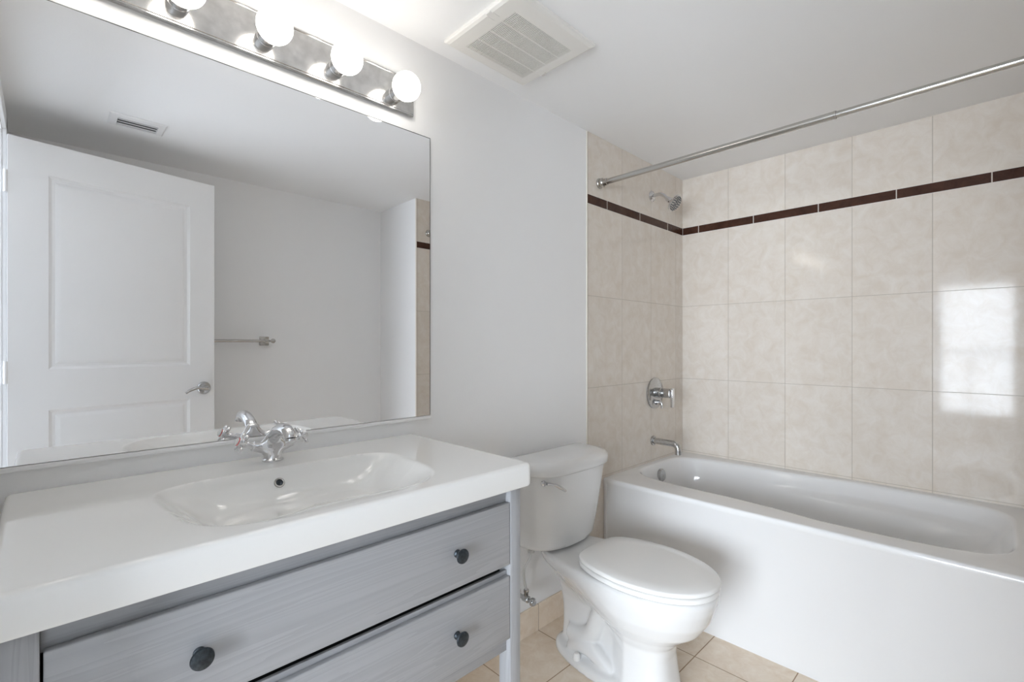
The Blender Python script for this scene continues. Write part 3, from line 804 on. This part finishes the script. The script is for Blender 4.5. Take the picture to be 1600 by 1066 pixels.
va = thing('shower_valve', 'round chrome shower valve plate with lever on the tiled wall', 'shower valve', (2.425, 0, 0.917))
bm = bmesh.new(); lathe(bm, [(0, 0), (0.084, 0), (0.086, 0.002), (0.086, 0.008), (0.080, 0.012), (0, 0.012)], (2.425, -0.0005, 0.917), (0, -1, 0), 48); obj('plate', bm, M['greychrome'], va)
bm = bmesh.new(); lathe(bm, [(0, 0), (0.027, 0), (0.027, 0.034), (0.025, 0.035), (0.025, 0.039), (0.0255, 0.040), (0.0255, 0.088), (0, 0.088)], (2.425, -0.012, 0.921), (0, -1, 0), 32); obj('sleeve', bm, M['greychrome'], va)
bm = bmesh.new(); box(bm, 2.425 - 0.012, 2.425 + 0.012, -0.1145, -0.1005, 0.846, 0.951, bev=0.003); obj('lever', bm, M['chrome'], va)
bm = bmesh.new(); lathe(bm, [(0, 0), (0.013, 0), (0.013, 0.028), (0, 0.028)], (2.425, -0.012, 0.866), (0, -1, 0), 20)
tube(bm, [(2.425, -0.036, 0.870), (2.425, -0.046, 0.862), (2.425, -0.047, 0.836)], 0.006, n=12); obj('diverter', bm, M['chrome'], va)

sh = thing('shower_fixture', 'chrome shower head on a bent arm high on the tiled wall', 'shower head', (2.397, 0, 2.010))
bm = bmesh.new(); lathe(bm, [(0, 0), (0.029, 0), (0.030, 0.002), (0.026, 0.008), (0.012, 0.014), (0, 0.014)], (2.397, -0.0005, 2.008), (0, -1, 0), 32); obj('flange', bm, M['chrome'], sh)
bm = bmesh.new(); tube(bm, [(2.397, -0.010, 2.008), (2.397, -0.045, 2.010), (2.397, -0.072, 1.998), (2.397, -0.096, 1.972)], 0.0095, n=20); obj('arm', bm, M['chrome'], sh)
ax = Vector((0, -0.80, -0.60)).normalized(); hp = Vector((2.397, -0.092, 1.976))
bm = bmesh.new(); lathe(bm, [(0, 0), (0.0125, 0), (0.0135, 0.003), (0.0125, 0.012), (0.015, 0.014), (0.0155, 0.020), (0.014, 0.025), (0.014, 0.032), (0.024, 0.040), (0.038, 0.046), (0.046, 0.052), (0.047, 0.058), (0.043, 0.061), (0, 0.061)], hp, ax, 40)
obj('head', bm, M['chrome'], sh)
u, v, w = frame_of(ax)
bm = bmesh.new(); lathe(bm, [(0, 0.061), (0.041, 0.061), (0.040, 0.0625), (0, 0.0625)], hp, ax, 40)
sf = obj('spray_face', bm, M['greychrome'], sh)
bm = bmesh.new()
for rr, k in ((0.036, 18), (0.027, 12), (0.018, 8), (0.009, 5)):
    for i in range(k):
        a = 2 * PI * i / k
        lathe(bm, [(0.0026, 0.0625), (0.0020, 0.067), (0, 0.067)], hp + (u * math.cos(a) + v * math.sin(a)) * rr, ax, 8, False, True)
obj('nozzles', bm, M['rubber_shade'], sf)

# ------------------------------------------------------------------ shower curtain rod
RX, RZ = 1.902, 1.961
rd = thing('curtain_rod', 'satin steel tension shower curtain rod across the tub alcove', 'curtain rod', (RX, -0.72, RZ))
bm = bmesh.new(); cyl(bm, (RX, -0.03, RZ), (RX, -0.962, RZ), 0.0128, 28); lathe(bm, [(0.0128, 0), (0.0136, 0.001), (0.0136, 0.006), (0.0128, 0.007)], (RX, -0.956, RZ), (0, -1, 0), 28, False, False)
obj('outer_tube', bm, M['rodmetal'], rd)
bm = bmesh.new(); cyl(bm, (RX, -0.958, RZ), (RX, YT + 0.03, RZ), 0.0108, 28); obj('inner_tube', bm, M['rodmetal'], rd)
for y, s in ((-0.0005, -1), (YT + 0.0005, 1)):
    bm = bmesh.new(); lathe(bm, [(0, 0), (0.024, 0), (0.025, 0.003), (0.024, 0.007), (0.021, 0.010), (0.0225, 0.014), (0.0225, 0.021), (0.018, 0.026), (0.017, 0.030), (0.0165, 0.046), (0.014, 0.048), (0, 0.048)], (RX, y, RZ), (0, s, 0), 32)
    obj('end_flange', bm, M['nickel'], rd)

# ------------------------------------------------------------------ ceiling fan grille
fg = thing('exhaust_fan_grille', 'square ivory exhaust fan grille on the ceiling above the toilet', 'ceiling vent', (1.12, -0.23, ZC))
FX0, FX1, FY0, FY1 = 0.932, 1.302, -0.410, -0.075
GX0, GX1, GY0, GY1 = 0.990, 1.256, -0.346, -0.117
FT = 0.016
bm = bmesh.new()
def rr(x0, x1, y0, y1, z): return [(x0, y0, z), (x1, y0, z), (x1, y1, z), (x0, y1, z)]
loft(bm, [rr(FX0, FX1, FY0, FY1, ZC - 0.0003), rr(FX0, FX1, FY0, FY1, ZC - 0.008), rr(FX0 + 0.003, FX1 - 0.003, FY0 + 0.003, FY1 - 0.003, ZC - 0.012), rr(FX0 + 0.012, FX1 - 0.012, FY0 + 0.012, FY1 - 0.012, ZC - FT),
          rr(GX0, GX1, GY0, GY1, ZC - FT), rr(GX0, GX1, GY0, GY1, ZC - 0.004)], cap0=False, cap1=False)
for (xa, ya) in ((FX0 + 0.020, GY0 + 0.04), (FX1 - 0.075, FY1 - 0.032)):
    pass
box(bm, FX0 + 0.012, FX0 + 0.040, -0.300, -0.2985, ZC - FT - 0.001, ZC - FT + 0.002); box(bm, FX0 + 0.012, FX0 + 0.040, -0.276, -0.2745, ZC - FT - 0.001, ZC - FT + 0.002)
box(bm, FX1 - 0.040, FX1 - 0.012, -0.200, -0.1985, ZC - FT - 0.001, ZC - FT + 0.002); box(bm, FX1 - 0.040, FX1 - 0.012, -0.176, -0.1745, ZC - FT - 0.001, ZC - FT + 0.002)
box(bm, FX0 + 0.003, FX0 + 0.012, -0.296, -0.279, ZC - FT - 0.0015, ZC - FT + 0.003); box(bm, FX1 - 0.012, FX1 - 0.003, -0.196, -0.179, ZC - FT - 0.0015, ZC - FT + 0.003)
obj('frame', bm, M['plastic'], fg, angle=15)
bm = bmesh.new()
ns = 46; p = (GX1 - GX0) / ns
for i in range(ns):
    x = GX0 + (i + 0.5) * p
    box(bm, x - p * 0.25, x + p * 0.25, GY0, GY1, ZC - FT, ZC - FT + 0.002)
for j in range(1, 4):
    y = GY0 + (GY1 - GY0) * j / 4
    box(bm, GX0, GX1, y - 0.0012, y + 0.0012, ZC - FT - 0.0003, ZC - FT + 0.003)
obj('louvers', bm, M['plastic'], fg, smooth=False)
obj('duct_shade_sheet', B(GX0, GX1, GY0, GY1, ZC - 0.004, ZC - 0.0005), M['slotdark'], fg, smooth=False)  # dark sheet behind the slots imitates the shade of a deep duct

# ------------------------------------------------------------------ supply air register (seen in the mirror)
rg = thing('air_register', 'small white air register on the ceiling reflected at the upper left of the mirror', 'ceiling vent', (0.295, -1.392, ZC))
RX0, RX1, RY0, RY1 = 0.193, 0.396, -1.466, -1.318
bm = bmesh.new()
loft(bm, [rr(RX0, RX1, RY0, RY1, ZC - 0.0003), rr(RX0, RX1, RY0, RY1, ZC - 0.002), rr(RX0 + 0.006, RX1 - 0.006, RY0 + 0.006, RY1 - 0.006, ZC - 0.006), rr(RX0 + 0.030, RX1 - 0.030, RY0 + 0.030, RY1 - 0.034, ZC - 0.009),
          rr(RX0 + 0.030, RX1 - 0.030, RY0 + 0.030, RY1 - 0.034, ZC - 0.001)], cap0=False, cap1=False)
obj('frame', bm, M['trim'], rg, angle=15)
for k in range(3):
    y = RY0 + 0.044 + k * 0.028
    t = bmesh.new(); box(t, RX0 + 0.032, RX1 - 0.032, -0.006, 0.006, -0.001, 0.001)
    bm = bmesh.new(); join(bm, t, Matrix.Translation((0, y, ZC - 0.007)) @ Matrix.Rotation(math.radians(-8), 4, 'X')); obj('louver', bm, M['trim'], rg, smooth=False)
obj('duct_shade_sheet', B(RX0 + 0.03, RX1 - 0.03, RY0 + 0.03, RY1 - 0.034, ZC - 0.0012, ZC - 0.0004), M['rubber_shade'], rg, smooth=False)  # dark sheet painted as the shade between the louvers

# ------------------------------------------------------------------ towel bar (seen in the mirror)
tb = thing('towel_bar', 'brushed nickel towel bar with square posts on the wall behind the door', 'towel bar', (0.7, YR, 1.210))
TBY = YR + 0.058
bm = bmesh.new(); cyl(bm, (0.395, TBY, 1.210), (0.99, TBY, 1.210), 0.0085, 20); obj('bar', bm, M['nickel'], tb)
for x, s in ((0.985, 1), (0.400, -1)):
    bm = bmesh.new()
    box(bm, x - 0.028, x + 0.028, YR + 0.0003, YR + 0.010, 1.182, 1.238, bev=0.003)
    lathe(bm, [(0, 0), (0.012, 0), (0.010, 0.02), (0.012, 0.046), (0, 0.047)], (x, YR + 0.009, 1.210), (0, 1, 0), 20)
    sphere(bm, (x, TBY, 1.210), 0.0145, 20)
    lathe(bm, [(0.008, 0), (0.0095, 0.012), (0.006, 0.018), (0.007, 0.022), (0.0125, 0.029), (0.0145, 0.036), (0.0125, 0.044), (0.006, 0.0495), (0, 0.0505)], (x, TBY, 1.210), (s, 0, 0), 20)
    obj('bracket', bm, M['nickel'], tb)
